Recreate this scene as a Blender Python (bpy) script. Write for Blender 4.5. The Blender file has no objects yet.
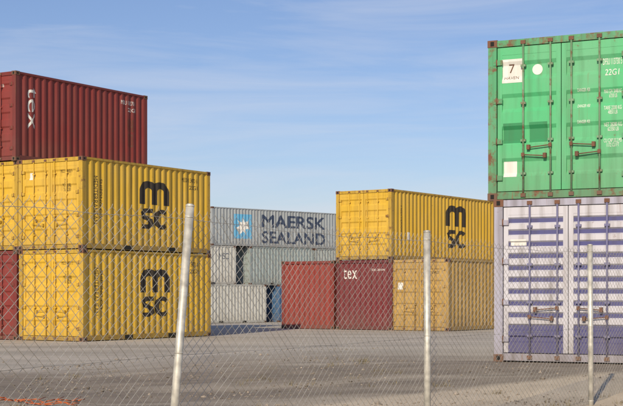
import bpy, bmesh, math, random
from mathutils import Vector, Matrix
random.seed(7)
scene=bpy.context.scene
scene.view_settings.view_transform='Standard'
scene.view_settings.look='None'
scene.view_settings.exposure=0
COL=scene.collection
F=1378.0; CX=311.5; HY=294.0; CZ=1.28
def px(x,Z): return (x-CX)/F*Z

# ------------------------------------------------------------------ camera
cam=bpy.data.cameras.new('camera'); co=bpy.data.objects.new('camera',cam); COL.objects.link(co)
co.location=(0,0,CZ); co.rotation_euler=(math.radians(90),0,0)
cam.sensor_width=36; cam.lens=36*F/623; cam.shift_y=(HY-203)/623
cam.clip_start=0.1; cam.clip_end=6000
scene.camera=co

# ------------------------------------------------------------------ light
S=Vector((-0.29,-0.957,0)).normalized(); EL=math.radians(27.5)
sd=Vector((S.x*math.cos(EL),S.y*math.cos(EL),math.sin(EL)))
sl=bpy.data.lights.new('sun','SUN'); sl.energy=4.7; sl.angle=math.radians(0.5); sl.color=(1,0.85,0.62)
so=bpy.data.objects.new('sun',sl); COL.objects.link(so)
so.rotation_euler=sd.to_track_quat('Z','Y').to_euler()

w=bpy.data.worlds.new('World'); scene.world=w; w.use_nodes=True
nt=w.node_tree; nt.nodes.clear()
def N(nt,t,**k):
    n=nt.nodes.new(t)
    for a,b in k.items(): setattr(n,a,b)
    return n
out=N(nt,'ShaderNodeOutputWorld'); bg=N(nt,'ShaderNodeBackground'); bg.inputs[1].default_value=0.096
sky=N(nt,'ShaderNodeTexSky'); sky.sky_type='NISHITA'; sky.sun_disc=False
sky.sun_elevation=EL; sky.sun_rotation=math.atan2(S.x,S.y); sky.air_density=1.0; sky.dust_density=0.5; sky.ozone_density=3.0
tint=N(nt,'ShaderNodeMixRGB',blend_type='MULTIPLY'); tint.inputs[0].default_value=1; tint.inputs[2].default_value=(0.97,0.93,1.07,1)
tc=N(nt,'ShaderNodeTexCoord')
mp=N(nt,'ShaderNodeMapping'); mp.inputs['Scale'].default_value=(1.9,1.9,17.0); mp.inputs['Rotation'].default_value=(0,0.05,0)
n1=N(nt,'ShaderNodeTexNoise'); n1.inputs['Scale'].default_value=2.2; n1.inputs['Detail'].default_value=8; n1.inputs['Roughness'].default_value=0.56; n1.inputs['Distortion'].default_value=0.5
r1=N(nt,'ShaderNodeValToRGB'); r1.color_ramp.elements[0].position=0.44; r1.color_ramp.elements[1].position=0.80
r1.color_ramp.elements[0].color=(0,0,0,1); r1.color_ramp.elements[1].color=(0.55,0.55,0.55,1)
mx=N(nt,'ShaderNodeMixRGB'); mx.inputs[2].default_value=(7.2,7.5,8.4,1)
L=nt.links.new
L(tc.outputs['Generated'],mp.inputs[0]); L(mp.outputs[0],n1.inputs['Vector']); L(n1.outputs[0],r1.inputs[0])
L(sky.outputs[0],tint.inputs[1])
L(r1.outputs[0],mx.inputs[0]); L(tint.outputs[0],mx.inputs[1]); L(mx.outputs[0],bg.inputs[0]); L(bg.outputs[0],out.inputs[0])

# ------------------------------------------------------------------ materials
def newmat(name,rough=0.6,metal=0.0):
    m=bpy.data.materials.new(name); m.use_nodes=True
    b=m.node_tree.nodes['Principled BSDF']; b.inputs['Roughness'].default_value=rough; b.inputs['Metallic'].default_value=metal
    return m,m.node_tree,b
def ramp(nt,a,b,c0=(0,0,0,1),c1=(1,1,1,1)):
    r=N(nt,'ShaderNodeValToRGB'); e=r.color_ramp.elements
    e[0].position=a; e[1].position=b; e[0].color=c0; e[1].color=c1
    return r
def paint(name,col,rust=0.35,dirt=0.35,fade=0.25,rough=0.5,seed=0.0):
    m,nt,b=newmat(name,rough)
    L=nt.links.new
    tc=N(nt,'ShaderNodeTexCoord')
    off=N(nt,'ShaderNodeMapping'); off.inputs['Location'].default_value=(seed*3.1,seed*1.7,seed*5.3)
    L(tc.outputs['Object'],off.inputs[0])
    a=N(nt,'ShaderNodeTexNoise'); a.inputs['Scale'].default_value=1.1; a.inputs['Detail'].default_value=6; L(off.outputs[0],a.inputs['Vector'])
    ra=ramp(nt,0.35,0.7); L(a.outputs[0],ra.inputs[0])
    faded=tuple(c*(1-fade)+ (sum(col)/3*0.9+0.12)*fade for c in col)
    m1=N(nt,'ShaderNodeMixRGB'); m1.inputs[1].default_value=(*col,1); m1.inputs[2].default_value=(*faded,1); L(ra.outputs[0],m1.inputs[0])
    st=N(nt,'ShaderNodeMapping'); st.inputs['Scale'].default_value=(9,9,0.55); L(off.outputs[0],st.inputs[0])
    s=N(nt,'ShaderNodeTexNoise'); s.inputs['Scale'].default_value=1.0; s.inputs['Detail'].default_value=5; L(st.outputs[0],s.inputs['Vector'])
    rs=ramp(nt,0.47,0.76,(0,0,0,1),(min(1,dirt*1.7),)*3+(1,)); L(s.outputs[0],rs.inputs[0])
    m2=N(nt,'ShaderNodeMixRGB'); m2.inputs[2].default_value=(col[0]*0.35+0.03,col[1]*0.33+0.022,col[2]*0.3+0.015,1)
    L(rs.outputs[0],m2.inputs[0]); L(m1.outputs[0],m2.inputs[1])
    sx=N(nt,'ShaderNodeSeparateXYZ'); L(tc.outputs['Object'],sx.inputs[0])
    rz=ramp(nt,0.0,0.3,(1,1,1,1),(0,0,0,1)); 
    dv=N(nt,'ShaderNodeMath',operation='DIVIDE'); dv.inputs[1].default_value=2.6; L(sx.outputs[2],dv.inputs[0]); L(dv.outputs[0],rz.inputs[0])
    mm=N(nt,'ShaderNodeMath',operation='MULTIPLY'); L(rz.outputs[0],mm.inputs[0]); L(a.outputs[0],mm.inputs[1])
    mm2=N(nt,'ShaderNodeMath',operation='MULTIPLY'); mm2.inputs[1].default_value=dirt*1.7; L(mm.outputs[0],mm2.inputs[0])
    m3=N(nt,'ShaderNodeMixRGB'); m3.inputs[2].default_value=(0.13,0.10,0.075,1); L(mm2.outputs[0],m3.inputs[0]); L(m2.outputs[0],m3.inputs[1])
    r=N(nt,'ShaderNodeTexNoise'); r.inputs['Scale'].default_value=5.5; r.inputs['Detail'].default_value=10; r.inputs['Roughness'].default_value=0.7; L(off.outputs[0],r.inputs['Vector'])
    rr=ramp(nt,0.71-rust*0.22,0.80-rust*0.18); L(r.outputs[0],rr.inputs[0])
    m4=N(nt,'ShaderNodeMixRGB'); m4.inputs[2].default_value=(0.14,0.055,0.025,1); L(rr.outputs[0],m4.inputs[0]); L(m3.outputs[0],m4.inputs[1])
    st2=N(nt,'ShaderNodeMapping'); st2.inputs['Scale'].default_value=(16,16,0.9); st2.inputs['Location'].default_value=(5,3,1); L(off.outputs[0],st2.inputs[0])
    s2=N(nt,'ShaderNodeTexNoise'); s2.inputs['Scale'].default_value=1.0; s2.inputs['Detail'].default_value=3; L(st2.outputs[0],s2.inputs['Vector'])
    rs2=ramp(nt,0.64,0.76,(0,0,0,1),(min(1,rust*1.3),)*3+(1,)); L(s2.outputs[0],rs2.inputs[0])
    m5=N(nt,'ShaderNodeMixRGB'); m5.inputs[2].default_value=(0.19,0.085,0.04,1); L(rs2.outputs[0],m5.inputs[0]); L(m4.outputs[0],m5.inputs[1])
    L(m5.outputs[0],b.inputs['Base Color'])
    ro=N(nt,'ShaderNodeMath',operation='MULTIPLY_ADD'); ro.inputs[1].default_value=0.35; ro.inputs[2].default_value=rough-0.1; L(a.outputs[0],ro.inputs[0]); L(ro.outputs[0],b.inputs['Roughness'])
    bp=N(nt,'ShaderNodeBump'); bp.inputs['Strength'].default_value=0.35; bp.inputs['Distance'].default_value=0.03; L(a.outputs[0],bp.inputs['Height']); L(bp.outputs[0],b.inputs['Normal'])
    return m
M={}
M['dark']=paint('hole_shade_and_floor',(0.012,0.012,0.012),0,0,0,0.9)  # near-black: painted shade of casting holes and fork pockets, also floor underside
M['rust']=paint('rusty_steel',(0.15,0.065,0.038),0.6,0.5,0.1,0.75)
M['rubber']=paint('door_gasket',(0.03,0.03,0.03),0,0.2,0.1,0.8)
M['black']=paint('black_lettering',(0.028,0.022,0.016),0.0,0.1,0.03,0.7)
M['white']=paint('white_lettering',(0.68,0.68,0.66),0.12,0.2,0.1,0.6)
M['navy']=paint('navy_lettering',(0.03,0.05,0.10),0.0,0.1,0.05,0.6)
M['skyblue']=paint('light_blue_badge',(0.10,0.36,0.60),0.0,0.15,0.1,0.6)
M['dgreen']=paint('patched_green',(0.015,0.22,0.08),0.05,0.2,0.05,0.5)

# ------------------------------------------------------------------ mesh helpers
def box(bm,x0,x1,y0,y1,z0,z1,mi=0):
    vs=[bm.verts.new((x,y,z)) for x in (x0,x1) for y in (y0,y1) for z in (z0,z1)]
    for q in ((0,1,3,2),(4,6,7,5),(0,4,5,1),(2,3,7,6),(0,2,6,4),(1,5,7,3)):
        f=bm.faces.new([vs[i] for i in q]); f.material_index=mi
def cyl(bm,p0,p1,r,mi=0,n=8,r1=None,cap=True):
    p0=Vector(p0);p1=Vector(p1); d=(p1-p0).normalized()
    a=d.orthogonal().normalized(); b=d.cross(a)
    r1=r if r1 is None else r1
    A=[];B=[]
    for i in range(n):
        t=2*math.pi*i/n; o=a*math.cos(t)+b*math.sin(t)
        A.append(bm.verts.new(p0+o*r)); B.append(bm.verts.new(p1+o*r1))
    for i in range(n):
        j=(i+1)%n; f=bm.faces.new((A[i],A[j],B[j],B[i])); f.material_index=mi; f.smooth=n>4
    if cap:
        bm.faces.new(A[::-1]).material_index=mi; bm.faces.new(B).material_index=mi
def profile(a,b,pitch,fl,sl,depth,start=None):
    n=max(1,round((b-a)/pitch)); p=(b-a)/n; k=p/pitch
    pts=[]
    for i in range(n):
        t=a+i*p
        pts+= [(t,0),(t+fl*k*0.5,0),(t+(fl*0.5+sl)*k,depth),(t+p-(fl*0.5+sl)*k,depth),(t+p-fl*0.5*k,0)]
    pts.append((b,0)); return pts
def pval(pts,t):
    if t<=pts[0][0]: return pts[0][1]
    for (a,x),(b,y) in zip(pts,pts[1:]):
        if t<=b: return x+(y-x)*((t-a)/(b-a) if b>a else 0)
    return pts[-1][1]
W=2.438;H=2.591
def finish(bm,name,mats,parent=None,recalc=True):
    if recalc: bmesh.ops.recalc_face_normals(bm,faces=bm.faces)
    me=bpy.data.meshes.new(name); bm.to_mesh(me); bm.free()
    for m in mats: me.materials.append(m)
    o=bpy.data.objects.new(name,me); COL.objects.link(o)
    if parent: o.parent=parent
    return o

def side_profile(Ln): return profile(0.15,Ln-0.15,0.278,0.072,0.068,0.036)
def door_profile(nrib): 
    a,b=0.27,H-0.25
    return profile(a,b,(b-a)/nrib,(b-a)/nrib*0.42,(b-a)/nrib*0.12,0.03)

def make_container(name,corner,D,zb,Ln,mat,which='R',ends='door',ribs=5,barmat=None,recess=None,low=None,framemat=None,bars=True,hmat=None):
    """which: 'R' corner = near right bottom corner, 'L' near left."""
    D=Vector((D[0],D[1],0)).normalized(); X=Vector((D.y,-D.x,0))
    O=Vector((corner[0],corner[1],zb))
    if which=='R': O=O-X*W
    e=bpy.data.objects.new(name,None); COL.objects.link(e); e.empty_display_size=0.5
    e.matrix_world=Matrix(((X.x,D.x,0,O.x),(X.y,D.y,0,O.y),(0,0,1,O.z),(0,0,0,1)))
    mats=[mat,M['rust'],M['dark'],barmat or mat,recess or mat,M['rubber'],framemat or mat,low or mat,hmat or framemat or mat]
    bm=bmesh.new()
    for sx in (0,1):
        for sy in (0,1):
            x0,x1=(0,0.15) if sx==0 else (W-0.15,W)
            y0,y1=(0,0.15) if sy==0 else (Ln-0.15,Ln)
            box(bm,x0+0.008 if sx==0 else x0,x1 if sx==0 else x1-0.008,y0+0.008 if sy==0 else y0,y1 if sy==0 else y1-0.008,0.118,H-0.118,6)
            cx0,cx1=(0,0.162) if sx==0 else (W-0.162,W)
            cy0,cy1=(0,0.178) if sy==0 else (Ln-0.178,Ln)
            for z0 in (0,H-0.118):
                box(bm,cx0,cx1,cy0,cy1,z0+(0.004 if z0>0 else 0),z0+0.118,1)
                ym=(cy0+cy1)/2; xm=(cx0+cx1)/2; zm=z0+0.059
                if sx: box(bm,W-0.01,W+0.002,ym-0.038,ym+0.038,zm-0.026,zm+0.026,2)  # solid dark plates, shade of the casting holes put in as colour
                else: box(bm,-0.002,0.01,ym-0.038,ym+0.038,zm-0.026,zm+0.026,2)
                if sy==0: box(bm,xm-0.03,xm+0.03,-0.002,0.01,zm-0.036,zm+0.036,2)
    sp=side_profile(Ln)
    for s in (0,1):
        def X_(d): return d if s==0 else W-d
        def bx(d0,d1,*r): 
            a,b=sorted((X_(d0),X_(d1))); box(bm,a,b,*r)
        bx(0.006,0.06,0.178,Ln-0.178,0.025,0.165,6)
        bx(0.006,0.07,0.178,Ln-0.178,H-0.075,H-0.012,6)
        for yc in ((Ln/2-1.03,Ln/2+1.03) if Ln<8 else ()):
            bx(0.002,0.03,yc-0.18,yc+0.18,0.035,0.145,2)  # dark plates on the rail paint the shade inside fork pockets
        prev=None
        for (t,d) in sp:
            a=bm.verts.new((X_(0.016+d),t,0.165)); b=bm.verts.new((X_(0.016+d),t,H-0.075))
            if prev: bm.faces.new((prev[0],a,b,prev[1])).material_index=0
            prev=(a,b)
    prev=None
    for (t,d) in profile(0.1,Ln-0.1,0.35,0.1,0.05,0.02):
        a=bm.verts.new((0.05,t,H-0.02-d)); b=bm.verts.new((W-0.05,t,H-0.02-d))
        if prev: bm.faces.new((prev[0],a,b,prev[1])).material_index=0
        prev=(a,b)
    box(bm,0.07,W-0.07,0.10,Ln-0.10,0.05,0.14,2)
    def blind(y,sg):
        prev=None
        for (t,d) in profile(0.15,W-0.15,0.235,0.06,0.05,0.04):
            yy=y+sg*(0.03+d)
            a=bm.verts.new((t,yy,0.16)); b=bm.verts.new((t,yy,H-0.11))
            if prev: bm.faces.new((prev[0],a,b,prev[1])).material_index=0
            prev=(a,b)
        a,b=sorted((y+sg*0.012,y+sg*0.09))
        box(bm,0.162,W-0.162,a,b,0.02,0.16,6); box(bm,0.162,W-0.162,a,b,H-0.11,H-0.01,6)
    blind(Ln,-1)
    if ends=='blind': blind(0,1)
    else:
        box(bm,0.162,W-0.162,0.014,0.12,0.02,0.135,6)
        box(bm,0.162,W-0.162,0.014,0.12,H-0.115,H-0.01,6)
        box(bm,0.151,W-0.151,0.088,0.10,0.136,H-0.116,5)
        dp=door_profile(ribs)
        for s in (0,1):
            xa,xb=(0.162,W/2-0.007) if s==0 else (W/2+0.007,W-0.162)
            za,zb2=0.148,H-0.128
            st=0.075
            box(bm,xa,xa+st,0.03,0.085,za,zb2,0); box(bm,xb-st,xb,0.03,0.085,za,zb2,0)
            box(bm,xa+st,xb-st,0.0301,0.085,za,dp[0][0],7); box(bm,xa+st,xb-st,0.0301,0.085,dp[-1][0],zb2,0)
            prev=None;pd=None
            for (t,d) in dp:
                a=bm.verts.new((xa+st,0.034+d,t)); b=bm.verts.new((xb-st,0.034+d,t))
                if prev:
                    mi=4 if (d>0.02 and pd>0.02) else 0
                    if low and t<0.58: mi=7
                    bm.faces.new((prev[0],prev[1],b,a)).material_index=mi
                prev=(a,b);pd=d
            if bars:
              for off in (0.17,0.62):
                xc=W/2-off if s==0 else W/2+off
                cyl(bm,(xc,0.004,0.06),(xc,0.004,H-0.045),0.016,3,8)
                for zc in (0.075,H-0.065): box(bm,xc-0.04,xc+0.04,-0.012,0.013,zc-0.03,zc+0.03,1)
                for zc in (0.42,0.95,1.55,2.15): box(bm,xc-0.042,xc+0.042,-0.006,0.0335,zc-0.018,zc+0.018,3)
                dr=1 if s==0 else -1
                dr = dr if off>0.4 else -dr
                zc=0.72 if off>0.4 else 0.86
                x2=xc+dr*0.36
                cyl(bm,(xc,-0.018,zc),(x2,-0.018,zc-0.03),0.009,8,6)
                box(bm,xc-0.024,xc+0.024,-0.03,0.0,zc-0.03,zc+0.03,8)
                box(bm,x2-0.025,x2+0.025,-0.032,0.031,zc-0.06,zc+0.015,8)
            for zc in (0.36,0.95,1.6,2.22):
                xx=0.10 if s==0 else W-0.10
                a,b=(xx,xx+0.15) if s==0 else (xx-0.15,xx)
                box(bm,a,b,-0.002,0.0285,zc-0.04,zc+0.04,6)
                cyl(bm,((a+b)/2-0.02*(1 if s==0 else -1),0.0,zc-0.055),((a+b)/2-0.02*(1 if s==0 else -1),0.0,zc+0.055),0.012,1,6)
    finish(bm,'body',mats,e)
    e['Ln']=Ln; e['ribs']=ribs; e['ends']=ends
    return e

def project(bm,e,face,u,z,mat,nm,lift=0.003):
    """map 2D mesh (x,y) onto a container face following the corrugation"""
    Ln=e['Ln']
    bmesh.ops.triangulate(bm,faces=bm.faces[:])
    for v in bm.verts: v.co=Vector((v.co.x+u,v.co.y+z,0))
    us=[v.co.x for v in bm.verts]; zs=[v.co.y for v in bm.verts]
    if face=='side': pts=side_profile(Ln)
    elif face=='blind': pts=profile(0.15,W-0.15,0.235,0.06,0.05,0.04)
    else: pts=door_profile(e['ribs'])
    ax=(1,0,0) if face!='door' else (0,1,0); rng=us if face!='door' else zs
    for t,_ in pts:
        if min(rng)<t<max(rng):
            bmesh.ops.bisect_plane(bm,geom=bm.verts[:]+bm.edges[:]+bm.faces[:],plane_co=tuple(t*c for c in ax),plane_no=ax)
    for v in bm.verts:
        a,b=v.co.x,v.co.y
        if face=='side': v.co=Vector((W-0.016-pval(pts,a)+lift,a,b))
        elif face=='blind': v.co=Vector((a,0.03+pval(pts,a)-lift,b))
        else: v.co=Vector((a,0.034+pval(pts,b)-lift,b))
    return finish(bm,nm,[mat],e,False)
def text(e,s,face,u,z,w,h,mat,rot=0,nm='lettering',lift=0.003):
    c=bpy.data.curves.new('t','FONT'); c.body=s; c.size=1; c.space_line=0.8; c.align_x='CENTER'
    c.resolution_u=4
    o=bpy.data.objects.new('t',c); COL.objects.link(o)
    bpy.context.view_layer.update()
    me=bpy.data.meshes.new_from_object(o.evaluated_get(bpy.context.evaluated_depsgraph_get()))
    bpy.data.objects.remove(o); bpy.data.curves.remove(c)
    bm=bmesh.new(); bm.from_mesh(me); bpy.data.meshes.remove(me)
    if rot: bmesh.ops.rotate(bm,verts=bm.verts,matrix=Matrix.Rotation(rot,3,'Z'))
    x0=min(v.co.x for v in bm.verts);x1=max(v.co.x for v in bm.verts);y0=min(v.co.y for v in bm.verts);y1=max(v.co.y for v in bm.verts)
    for v in bm.verts:
        v.co.x=((v.co.x-x0)/(x1-x0)-0.5)*w; v.co.y=((v.co.y-y0)/(y1-y0)-0.5)*h; v.co.z=0
    return project(bm,e,face,u,z,mat,nm,lift)
def boldtext(e,s,face,u,z,w,h,mat,d):
    for k,(a,b) in enumerate(((-d,-d*0.6),(0,d*0.6),(d,-d*0.6),(0,-d*0.2))):
        text(e,s,face,u+a,z+b,w,h,mat,lift=0.003+0.002*k)
def poly(e,pts,face,u,z,mat,nm='placard',lift=0.003):
    bm=bmesh.new(); bm.faces.new([bm.verts.new((a,b,0)) for a,b in pts]); return project(bm,e,face,u,z,mat,nm,lift)
def rect(e,face,u,z,w,h,mat,nm='placard'):
    return poly(e,[(-w/2,-h/2),(w/2,-h/2),(w/2,h/2),(-w/2,h/2)],face,u,z,mat,nm)
def side_codes(e,mat,u,z0=2.15,w=0.9):
    text(e,'MEDU 134270 6','side',u,z0,w,0.13,mat); text(e,'22G1','side',u+w*0.25,z0-0.22,0.4,0.12,mat)
def arc(cx,cy,r,a0,a1,n=6,ry=None):
    ry=r if ry is None else ry
    return [(cx+r*math.cos(math.radians(a0+(a1-a0)*i/n)),cy+ry*math.sin(math.radians(a0+(a1-a0)*i/n))) for i in range(n+1)]
def ribbon(bm,pts,w):
    pts=[Vector(p) for p in pts]; L_=[];R_=[]
    for i,p in enumerate(pts):
        d0=(p-pts[i-1]).normalized() if i else None; d1=(pts[i+1]-p).normalized() if i<len(pts)-1 else None
        d=d1 if d0 is None else d0 if d1 is None else (d0+d1).normalized()
        k=1 if (d0 is None or d1 is None) else 1/max(0.5,d.dot(d0))
        n=Vector((-d.y,d.x))*w/2*k
        L_.append(bm.verts.new((*(p+n),0))); R_.append(bm.verts.new((*(p-n),0)))
    for i in range(len(pts)-1): bm.faces.new((R_[i],R_[i+1],L_[i+1],L_[i]))

# ------------------------------------------------------------------ terrain
def sst(a,b,t):
    t=max(0,min(1,(t-a)/(b-a))); return t*t*(3-2*t)
def gz(x,y):
    z=-0.05-0.62*sst(60,86,y)
    d=math.hypot(x-5.5,y-25.2)
    z+=0.245*(1-sst(5.2,10.5,d))
    return z

# ------------------------------------------------------------------ container stacks
D1=(0.527,0.850); D2=(0.565,0.825)
yel=(0.59,0.372,0.028); red=(0.20,0.026,0.022)
A=Vector((-6.364,38.4)); X1=Vector((0.850,-0.527)); X2=Vector((0.825,-0.565))
def c_yellow(nm,corner,z,Ln,seed,D=D1,**k):
    return make_container(nm,corner,D,z,Ln,paint('yellow_paint',yel,0.33,0.28,0.08,0.5,seed),framemat=paint('yellow_frame',tuple(c*0.8 for c in yel),0.7,0.4,0.10,0.5,seed+1),**k)
def msc(e,u,z,s):
    t=0.19
    # left arch with the middle leg, then the right arch a hair proud of it
    bm=bmesh.new()
    ribbon(bm,[(-0.40,0),(-0.40,0.40)]+arc(-0.20,0.40,0.20,180,0,10,0.17)[1:]+[(0.0,0)],t)
    for v in bm.verts: v.co.x*=s*1.28; v.co.y*=s*0.95
    project(bm,e,'side',u,z,M['black'],'logo_m_left')
    bm=bmesh.new()
    ribbon(bm,[(0.0,0.30),(0.0,0.40)]+arc(0.20,0.40,0.20,180,0,10,0.17)[1:]+[(0.40,0)],t)
    for v in bm.verts: v.co.x*=s*1.28; v.co.y*=s*0.95
    project(bm,e,'side',u,z,M['black'],'logo_m_right',0.005)
    bm=bmesh.new(); t=0.135
    S_=[(-0.06,0.50),(-0.30,0.50),(-0.40,0.42),(-0.37,0.31),(-0.14,0.20),(-0.10,0.08),(-0.20,0.0),(-0.44,0.0)]
    ribbon(bm,S_,t)
    ribbon(bm,arc(0.26,0.25,0.20,45,315,14,0.25),t)
    for v in bm.verts: v.co.x*=s*1.25; v.co.y*=s*0.86
    project(bm,e,'side',u,z-0.60*s,M['black'],'logo_sc')
base=-0.05
def yellow_marks(e,num):
    text(e,'MEDITERRANEAN','side',0.60,1.40,0.12,1.35,M['black'],rot=-math.pi/2); text(e,'SHIPPING CO','side',0.84,1.45,0.10,1.1,M['black'],rot=-math.pi/2)
    text(e,num,'door',1.80,2.20,0.42,0.09,M['black']); text(e,'22G1\nMGW 30480\nTARE 2200','door',1.82,1.8,0.30,0.35,M['black'])
    side_codes(e,M['black'],5.0,2.25,0.75)
e=c_yellow('yellow_shipping_container',A,base,6.058,1.0); msc(e,3.25,1.38,1.1); yellow_marks(e,'MSCU 245071 3')
e=c_yellow('yellow_shipping_container',A+Vector((-0.02,0.0)),base+H,6.058,2.3); msc(e,3.25,1.40,1.1); yellow_marks(e,'MSCU 118420 9')
rect(e,'door',0.5,2.1,0.16,0.2,M['white'])
B=A-X1*(W+0.07)
def c_red(nm,corner,z,Ln,seed,D=D1,col=red,**k):
    return make_container(nm,corner,D,z,Ln,paint('red_paint',col,0.15,0.28,0.08,0.55,seed),framemat=paint('red_frame',tuple(c*0.8 for c in col),0.4,0.3,0.1,0.5,seed+1),**k)
e=c_red('red_shipping_container',B,base,6.058,3.0)
e=c_yellow('yellow_shipping_container',B+Vector((0.02,0.03)),base+H,6.058,4.1)
e=c_red('red_shipping_container',B+Vector((-0.03,-0.02)),base+2*H,6.058,5.2)
text(e,'tex','side',0.72,1.58,0.34,1.22,M['white'],rot=-math.pi/2)
side_codes(e,M['white'],5.1,2.25,0.7); text(e,'MGW 30480\nTARE 2230','side',5.2,1.3,0.3,0.9,M['rust'])
text(e,'TEXU 504118','door',1.7,2.2,0.45,0.09,M['white'])

# middle stack
Am=Vector((px(391.5,50.3),50.3))
e=c_red('red_shipping_container',Am+X2*0.02,base,6.058,6.2,D=D2,ends='blind',col=(0.15,0.018,0.024))
text(e,'tex','blind',0.60,2.08,0.62,0.38,M['white'])
text(e,'TEXU 281094','blind',1.80,2.22,0.6,0.08,M['white'])
e=c_red('red_shipping_container',Am-X2*(W+0.05)+Vector((-0.02,0.1)),base,6.058,7.4,D=D2,ends='blind',col=(0.24,0.034,0.026))
e=c_yellow('yellow_shipping_container',Am,base+H,12.19,8.7,D=D2,ends='door'); msc(e,5.0,1.40,1.3)
text(e,'MEDITERRANEAN','side',0.75,1.3,0.14,1.4,M['black'],rot=-math.pi/2); side_codes(e,M['black'],10.4,2.2)
rect(e,'side',1.3,0.9,0.22,0.28,M['white'])
tan=(0.42,0.265,0.065)
e=make_container('tan_shipping_container',Am+X2*(W-0.06)+Vector((0,0.1)),D2,base,12.19,paint('tan_paint',tan,0.42,0.45,0.12,0.6,9.0))
rect(e,'door',0.42,1.62,0.2,0.25,M['white']); text(e,'TTNU 330127','door',1.82,2.1,0.4,0.1,M['black'])

# far stack
Df=(0.72,0.69); zf=-0.67
Pf=Vector((px(212,91.5),91.5)); Dn=Vector(Df).normalized(); Xf=Vector((Dn.y,-Dn.x))
grey=(0.31,0.35,0.38)
def plain(nm,corner,z,Ln,col,seed,**k):
    return make_container(nm,corner,Df,z,Ln,paint('container_paint',col,0.25,0.35,0.15,0.55,seed),**k)
e=plain('grey_shipping_container',Pf,zf+2*H,12.19,grey,11)
boldtext(e,'MAERSK','side',7.5,1.80,6.0,0.84,M['navy'],0.035); boldtext(e,'SEALAND','side',7.5,0.68,6.0,0.80,M['navy'],0.035)
rect(e,'side',2.75,1.35,1.6,1.65,M['skyblue'],'badge')
st=[]
for i in range(14):
    r=0.62 if i%2==0 else 0.30; a=math.pi/2+i*math.pi/7; st.append((r*math.cos(a),r*math.sin(a)))
o=poly(e,st,'side',2.75,1.35,M['white'],'star',0.007)
def at(u): return Pf+Dn*u
e=plain('white_shipping_container',at(-3.95),zf+H,6.058,(0.46,0.47,0.45),12); text(e,'MSC','side',5.0,1.9,0.8,0.4,M['navy'])
e=plain('grey_shipping_container',at(3.35),zf+H,6.058,(0.27,0.33,0.34),13)
e=plain('grey_shipping_container',at(9.5),zf+H,6.058,(0.30,0.34,0.34),14)
e=plain('white_shipping_container',at(-1.2),zf,6.058,(0.44,0.45,0.43),15)
e=plain('blue_shipping_container',at(5.9)+Xf*0.1,zf,6.058,(0.05,0.13,0.27),16)
e=plain('white_shipping_container',at(-7.5),zf,6.058,(0.42,0.43,0.42),17)

# right stack
Dr=(0.451,0.893)
zr=0.20
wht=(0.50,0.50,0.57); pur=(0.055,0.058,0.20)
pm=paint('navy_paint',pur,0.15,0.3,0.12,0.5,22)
e=make_container('white_shipping_container',(px(493.5,22.1),22.1),Dr,zr,6.058,paint('white_paint',wht,0.30,0.45,0.05,0.5,21),which='L',ribs=11,recess=pm,low=pm,barmat=paint('bar_paint',(0.15,0.15,0.29),0.4,0.4,0.2,0.5,23),framemat=paint('white_frame',(0.34,0.34,0.44),0.35,0.5,0.1,0.5,27),hmat=M['rust'])
rect(e,'door',0.40,1.90,0.26,0.10,M['white'])
grn=(0.068,0.42,0.18)
e=make_container('green_shipping_container',(px(487.5,22.35),22.35),Dr,zr+H,6.058,paint('green_paint',grn,0.27,0.30,0.22,0.5,24),which='L',ribs=4,barmat=paint('green_bar',(0.15,0.29,0.17),0.9,0.5,0.2,0.5,25),framemat=paint('green_frame',(0.05,0.30,0.13),1.0,0.5,0.2,0.5,26),hmat=M['rust'])
rect(e,'door',0.395,2.08,0.36,0.38,M['white']); text(e,'7','door',0.395,2.12,0.09,0.14,M['rust'],nm='placard_text',lift=0.006); text(e,'HAVEN','door',0.395,1.97,0.24,0.05,M['rust'],nm='placard_text',lift=0.006)
poly(e,[(0.085*math.cos(a*math.pi/10),0.085*math.sin(a*math.pi/10)) for a in range(20)],'door',0.82,2.08,M['white'],'round_label')
rect(e,'door',0.42,1.08,0.33,0.32,M['dgreen'],'repair_patch'); rect(e,'door',0.84,1.08,0.30,0.32,M['dgreen'],'repair_patch')
rect(e,'door',0.37,0.50,0.22,0.25,M['white'])
text(e,'DFSU 113730 5','door',2.03,2.12,0.30,0.10,M['white']); text(e,'22G1','door',2.03,1.95,0.22,0.10,M['white'])
for zz,t_ in ((1.62,'MAX GW 30480 KG\n67200 LB'),(1.36,'TARE 2200 KG\n4850 LB'),(1.10,'NET 28280 KG\n62350 LB'),(0.85,'CU CAP 33.2 M3\n1172 CU FT')):
    text(e,t_,'door',2.04,zz,0.28,0.13,M['white'])
for zz in (1.7,1.45,1.2): text(e,'DANGER 450','door',1.58,zz,0.2,0.05,M['white'])

# ------------------------------------------------------------------ ground
bm=bmesh.new()
def axis(lo,hi,fine_lo,fine_hi,step,grow):
    v=[];t=fine_lo
    while t<=fine_hi: v.append(t); t+=step
    s=step;t=fine_hi
    while t<hi: s*=grow;t+=s; v.append(min(t,hi))
    s=step;t=fine_lo; l=[]
    while t>lo: s*=grow;t-=s; l.append(max(t,lo))
    return l[::-1]+v
xs=axis(-2500,2500,-9,10,0.25,1.35); ys=axis(-200,4000,13,34,0.25,1.3)
from mathutils import noise as mn
grid=[]
for y in ys:
    row=[]
    for x in xs:
        z=gz(x,y)
        if 13<y<30 and abs(x)<10:
            k=sst(13,15,y)*(1-sst(26,30,y))
            d=math.hypot(x-5.5,y-25.2); k*=sst(4.2,6,d)
            z+=k*0.03*(mn.fractal(Vector((x*0.6,y*0.6,3)),1.0,2.0,5))
        row.append(bm.verts.new((x,y,z)))
    grid.append(row)
for j in range(len(ys)-1):
    for i in range(len(xs)-1):
        f=bm.faces.new((grid[j][i],grid[j][i+1],grid[j+1][i+1],grid[j+1][i])); f.smooth=True
gm,nt,b=newmat('ground_material',0.95)
L=nt.links.new
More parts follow.
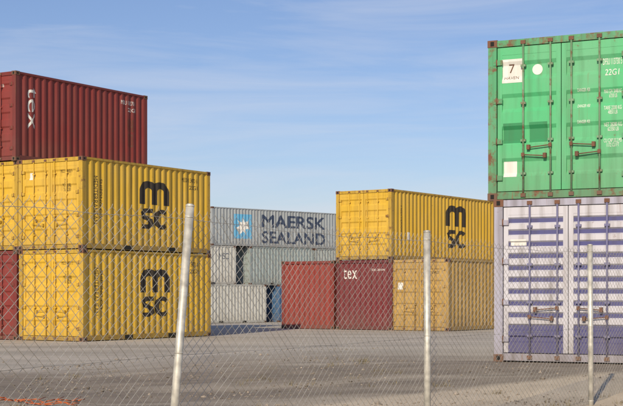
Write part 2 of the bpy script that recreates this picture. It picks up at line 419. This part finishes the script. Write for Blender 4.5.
geo=N(nt,'ShaderNodeNewGeometry'); sx=N(nt,'ShaderNodeSeparateXYZ'); L(geo.outputs['Position'],sx.inputs[0])
def noise(scale,detail=8,rough=0.6,vs=(1,1,1)):
    m=N(nt,'ShaderNodeMapping'); m.inputs['Scale'].default_value=vs; L(geo.outputs['Position'],m.inputs[0])
    n=N(nt,'ShaderNodeTexNoise'); n.inputs['Scale'].default_value=scale; n.inputs['Detail'].default_value=detail; n.inputs['Roughness'].default_value=rough
    L(m.outputs[0],n.inputs['Vector']); return n
def math_(op,a,b=None,c=None):
    n=N(nt,'ShaderNodeMath',operation=op)
    for i,v in enumerate((a,b,c)):
        if v is None: continue
        if isinstance(v,(int,float)): n.inputs[i].default_value=v
        else: L(v,n.inputs[i])
    return n.outputs[0]
def mix(f,a,c):
    m=N(nt,'ShaderNodeMixRGB')
    L(f,m.inputs[0])
    for i,v in ((1,a),(2,c)):
        if isinstance(v,tuple): m.inputs[i].default_value=(*v,1)
        else: L(v,m.inputs[i])
    return m.outputs[0]
def rmp(s,a,c,c0=(0,0,0,1),c1=(1,1,1,1)):
    r=ramp(nt,a,c,c0,c1); L(s,r.inputs[0]); return r.outputs[0]
nbig=noise(0.22,5,0.55); nmid=noise(1.3,7,0.55); nfine=noise(28,4,0.7); nstr=noise(0.35,6,0.6,(0.35,1.6,1))
apron=mix(rmp(nstr.outputs[0],0.35,0.65),(0.32,0.295,0.26),(0.47,0.43,0.38))
apron=mix(rmp(nmid.outputs[0],0.58,0.8),apron,(0.29,0.265,0.235))
dirt=mix(rmp(nmid.outputs[0],0.3,0.7),(0.155,0.128,0.105),(0.26,0.22,0.18))
dirt=mix(rmp(nstr.outputs[0],0.48,0.66),dirt,(0.37,0.325,0.27))
tw=math_('SINE',math_('MULTIPLY',math_('ADD',math_('MULTIPLY_ADD',sx.outputs[0],0.22,sx.outputs[1]),math_('MULTIPLY',nbig.outputs[0],3.0)),3.3))
tm=math_('MULTIPLY',rmp(tw,0.78,0.98),rmp(nmid.outputs[0],0.4,0.6,(0,0,0,1),(0.5,0.5,0.5,1)))
dirt=mix(tm,dirt,(0.11,0.092,0.076))
wob=math_('MULTIPLY_ADD',nmid.outputs[0],2.4,-1.2)
wobb=math_('MULTIPLY_ADD',nbig.outputs[0],8,-4)
yy=math_('ADD',math_('ADD',sx.outputs[1],wob),wobb)
mask=rmp(math_('DIVIDE',math_('SUBTRACT',yy,22.0),3.5),0.0,1.0)
colr=mix(mask,dirt,apron)
pl=math_('SUBTRACT',math_('ADD',sx.outputs[1],math_('MULTIPLY',wob,0.35)),math_('MULTIPLY_ADD',sx.outputs[0],0.66,16.75))
pmask=rmp(math_('MULTIPLY',pl,-1.0),0.0,0.35)
path=mix(rmp(nmid.outputs[0],0.3,0.7),(0.40,0.34,0.265),(0.54,0.465,0.37))
colr=mix(pmask,colr,path)
spk=rmp(nfine.outputs[0],0.3,0.7,(0.80,0.80,0.80,1),(1.17,1.17,1.17,1))
mu=N(nt,'ShaderNodeMixRGB',blend_type='MULTIPLY'); mu.inputs[0].default_value=1; L(colr,mu.inputs[1]); L(spk,mu.inputs[2])
L(mu.outputs[0],b.inputs['Base Color'])
bp=N(nt,'ShaderNodeBump'); bp.inputs['Strength'].default_value=0.5; bp.inputs['Distance'].default_value=0.045
hh=math_('ADD',nmid.outputs[0],math_('MULTIPLY',nfine.outputs[0],0.25)); L(hh,bp.inputs['Height']); L(bp.outputs[0],b.inputs['Normal'])
finish(bm,'ground',[gm])

def stonemat(name,c):
    m,nt,b=newmat(name,0.9); g=N(nt,'ShaderNodeTexNoise'); g.inputs['Scale'].default_value=3
    ge=N(nt,'ShaderNodeNewGeometry'); nt.links.new(ge.outputs['Position'],g.inputs['Vector'])
    r=ramp(nt,0.35,0.65,(*[k*0.5 for k in c],1),(*[k*1.3 for k in c],1)); nt.links.new(g.outputs[0],r.inputs[0]); nt.links.new(r.outputs[0],b.inputs['Base Color']); return m
bm=bmesh.new()
for i in range(3600):
    y=15+random.random()**1.3*13; x=random.uniform(-0.25,0.25)*y
    if math.hypot(x-5.5,y-25.2)<4.6: continue
    if mn.noise(Vector((x*0.5,y*0.5,9)))<-0.02 and random.random()<0.8: continue
    s=random.uniform(0.007,0.021)*(2.4 if random.random()<0.03 else 1)
    z=gz(x,y)
    c=Vector((x,y,z+s*0.15)); a0=random.random()*6
    ring=[bm.verts.new(c+Vector((math.cos(a0+k*1.2566)*s*random.uniform(.7,1.2),math.sin(a0+k*1.2566)*s*random.uniform(.7,1.2),random.uniform(-.2,.3)*s))) for k in range(5)]
    t=bm.verts.new(c+Vector((random.uniform(-.3,.3)*s,random.uniform(-.3,.3)*s,s*random.uniform(.4,.9)))); d=bm.verts.new(c-Vector((0,0,s)))
    for k in range(5):
        bm.faces.new((ring[k],ring[(k+1)%5],t)); bm.faces.new((ring[(k+1)%5],ring[k],d))
finish(bm,'gravel',[stonemat('gravel_material',(0.27,0.23,0.19))])
bm=bmesh.new()
for i in range(130):
    y=random.uniform(15,24); x=random.uniform(-0.25,0.25)*y
    if math.hypot(x-5.5,y-25.2)<4.6: continue
    if mn.noise(Vector((x*0.7,y*0.7,1)))<0.05: continue
    for k in range(random.randint(8,22)):
        a=random.random()*6.28; h=random.uniform(0.03,0.11); q=Vector((x+random.gauss(0,.05),y+random.gauss(0,.05),gz(x,y)-0.01))
        tip=q+Vector((math.cos(a)*h*0.7,math.sin(a)*h*0.7,h)); wd=Vector((-math.sin(a),math.cos(a),0))*0.004
        bm.faces.new((bm.verts.new(q-wd),bm.verts.new(q+wd),bm.verts.new(tip)))
finish(bm,'dry_grass',[stonemat('dry_grass_material',(0.20,0.16,0.07))],None,False)

om,nt2,b2=newmat('orange_plastic',0.5)
on=N(nt2,'ShaderNodeTexNoise'); on.inputs['Scale'].default_value=4; orr=ramp(nt2,0.3,0.7,(0.35,0.08,0.025,1),(0.62,0.16,0.04,1)); nt2.links.new(on.outputs[0],orr.inputs[0]); nt2.links.new(orr.outputs[0],b2.inputs['Base Color'])
bm=bmesh.new()
for k in range(3):
    p=None
    for i in range(16):
        x=-3.9+i*0.075+random.gauss(0,.015); y=16.6+0.16*k+0.35*math.sin(i*0.35+k*0.9)+random.gauss(0,.02)
        q=Vector((x-0.02*k,y,gz(x,y)+0.03+0.02*math.sin(i*1.1+k)))
        if p: cyl(bm,p,q,0.007,0,5)
        p=q
for i in range(5):
    x=-3.8+i*0.22; cyl(bm,(x,16.6+0.3*math.sin(i*.5),gz(x,17)+0.03),(x+0.03,17.0+0.3*math.sin(i*.5),gz(x,17)+0.04),0.006,0,5)
finish(bm,'orange_plastic_netting',[om])

# ------------------------------------------------------------------ fence
galv,nt3,b3=newmat('galvanised_steel',0.5,0.35)
tcn=N(nt3,'ShaderNodeTexCoord'); nn=N(nt3,'ShaderNodeTexNoise'); nn.inputs['Scale'].default_value=14; nn.inputs['Detail'].default_value=6
nt3.links.new(tcn.outputs['Object'],nn.inputs['Vector'])
rg=ramp(nt3,0.3,0.7,(0.34,0.33,0.30,1),(0.66,0.65,0.60,1)); nt3.links.new(nn.outputs[0],rg.inputs[0]); nt3.links.new(rg.outputs[0],b3.inputs['Base Color'])
wirem,nt4,b4=newmat('fence_wire',0.5,0.3)
ge=N(nt4,'ShaderNodeNewGeometry'); nn=N(nt4,'ShaderNodeTexNoise'); nn.inputs['Scale'].default_value=3; nt4.links.new(ge.outputs['Position'],nn.inputs['Vector'])
rg=ramp(nt4,0.35,0.65,(0.36,0.35,0.32,1),(0.60,0.59,0.55,1)); nt4.links.new(nn.outputs[0],rg.inputs[0]); nt4.links.new(rg.outputs[0],b4.inputs['Base Color'])
fe=bpy.data.objects.new('chain_link_fence',None); COL.objects.link(fe)
fg=-0.05; HF=1.88
Lp=Vector((px(190,8.9),8.9)); Mp=Vector((px(427,12.6),12.6)); Rp=Vector((px(590,16.1),16.1))
tops={-1:Lp-(Mp-Lp),0:Lp,1:Mp,2:Rp,3:Rp+(Rp-Mp),4:Rp+2*(Rp-Mp)}
bases={k:v.copy() for k,v in tops.items()}
bases[0]=Lp+Vector((-0.145,0.0)); bases[1]=Mp+Vector((0.004,0)); bases[2]=Rp+Vector((0.012,0))
def P(s,t):
    i=min(3,max(-1,math.floor(s))); f=s-i
    a=bases[i].lerp(bases[i+1],f); b=tops[i].lerp(tops[i+1],f); q=a.lerp(b,t)
    n=(tops[i+1]-tops[i]).normalized(); n=Vector((-n.y,n.x))
    bow=math.sin(math.pi*f)
    o=0.045+0.02*bow*math.sin(s*9+t*4)+0.02*bow*math.sin(t*3)
    sag=-0.02*bow*t-0.008*math.sin(s*23)*t*bow
    return Vector((q.x+n.x*o,q.y+n.y*o,fg+HF*t*0.992+sag))
SP=4.13; cell=0.098/SP; TR=HF*1.35/SP
bm=bmesh.new()
def wire(pts,r):
    rings=[]
    for i,p in enumerate(pts):
        d=(pts[min(i+1,len(pts)-1)]-pts[max(i-1,0)]).normalized(); a=d.orthogonal().normalized(); c=d.cross(a)
        rings.append([bm.verts.new(p+(a*math.cos(k*2.0944)+c*math.sin(k*2.0944))*r) for k in range(3)])
    for A_,B_ in zip(rings,rings[1:]):
        for k in range(3):
            f=bm.faces.new((A_[k],A_[(k+1)%3],B_[(k+1)%3],B_[k])); f.smooth=True
s=-1.0-TR
while s<4.0:
    for dr in (1,-1):
        pts=[]
        for k in range(15):
            t=k/14; ss=s+(dr*t+(0 if dr==1 else 1))*TR
            if -1<=ss<=4: pts.append(P(ss,t))
        if len(pts)>1:
            off=Vector((0,0.0022*dr,0)); wire([p+off for p in pts],0.0018)
    s+=cell
s=-1.0
while s<4.0:
    p=P(s,1.0); cyl(bm,p,p+Vector((0.006,0,0.018)),0.0016,0,3); s+=cell
finish(bm,'wire_mesh',[wirem],fe)
bm=bmesh.new()
for t in (0.04,0.5,0.975):
    pts=[P(-1+5*k/160,t)+Vector((0,-0.005,0)) for k in range(161)]; wire(pts,0.0020)
finish(bm,'tension_wires',[wirem],fe)
for i in range(-1,5):
    bm=bmesh.new()
    ax=(Vector((*tops[i],fg+HF))-Vector((*bases[i],fg))).normalized()
    b0=Vector((*bases[i],fg))-ax*0.3; t0=Vector((*tops[i],fg+HF+0.015))
    r=0.027 if i<1 else 0.031
    cyl(bm,b0,t0,r,0,20)
    cyl(bm,t0,t0+ax*0.010,r+0.002,0,20); cyl(bm,t0+ax*0.010,t0+ax*0.018,r+0.001,0,20,r1=r*0.6)
    for t in (0.04,0.5,0.965):
        c=b0.lerp(t0,t*0.86+0.14); cyl(bm,c-ax*0.005,c+ax*0.005,r+0.002,0,16)
        box(bm,c.x-0.006,c.x+0.006,c.y+r-0.005,c.y+r+0.03,c.z-0.006,c.z+0.006)
    finish(bm,'post_%d'%(i+2),[galv],fe)
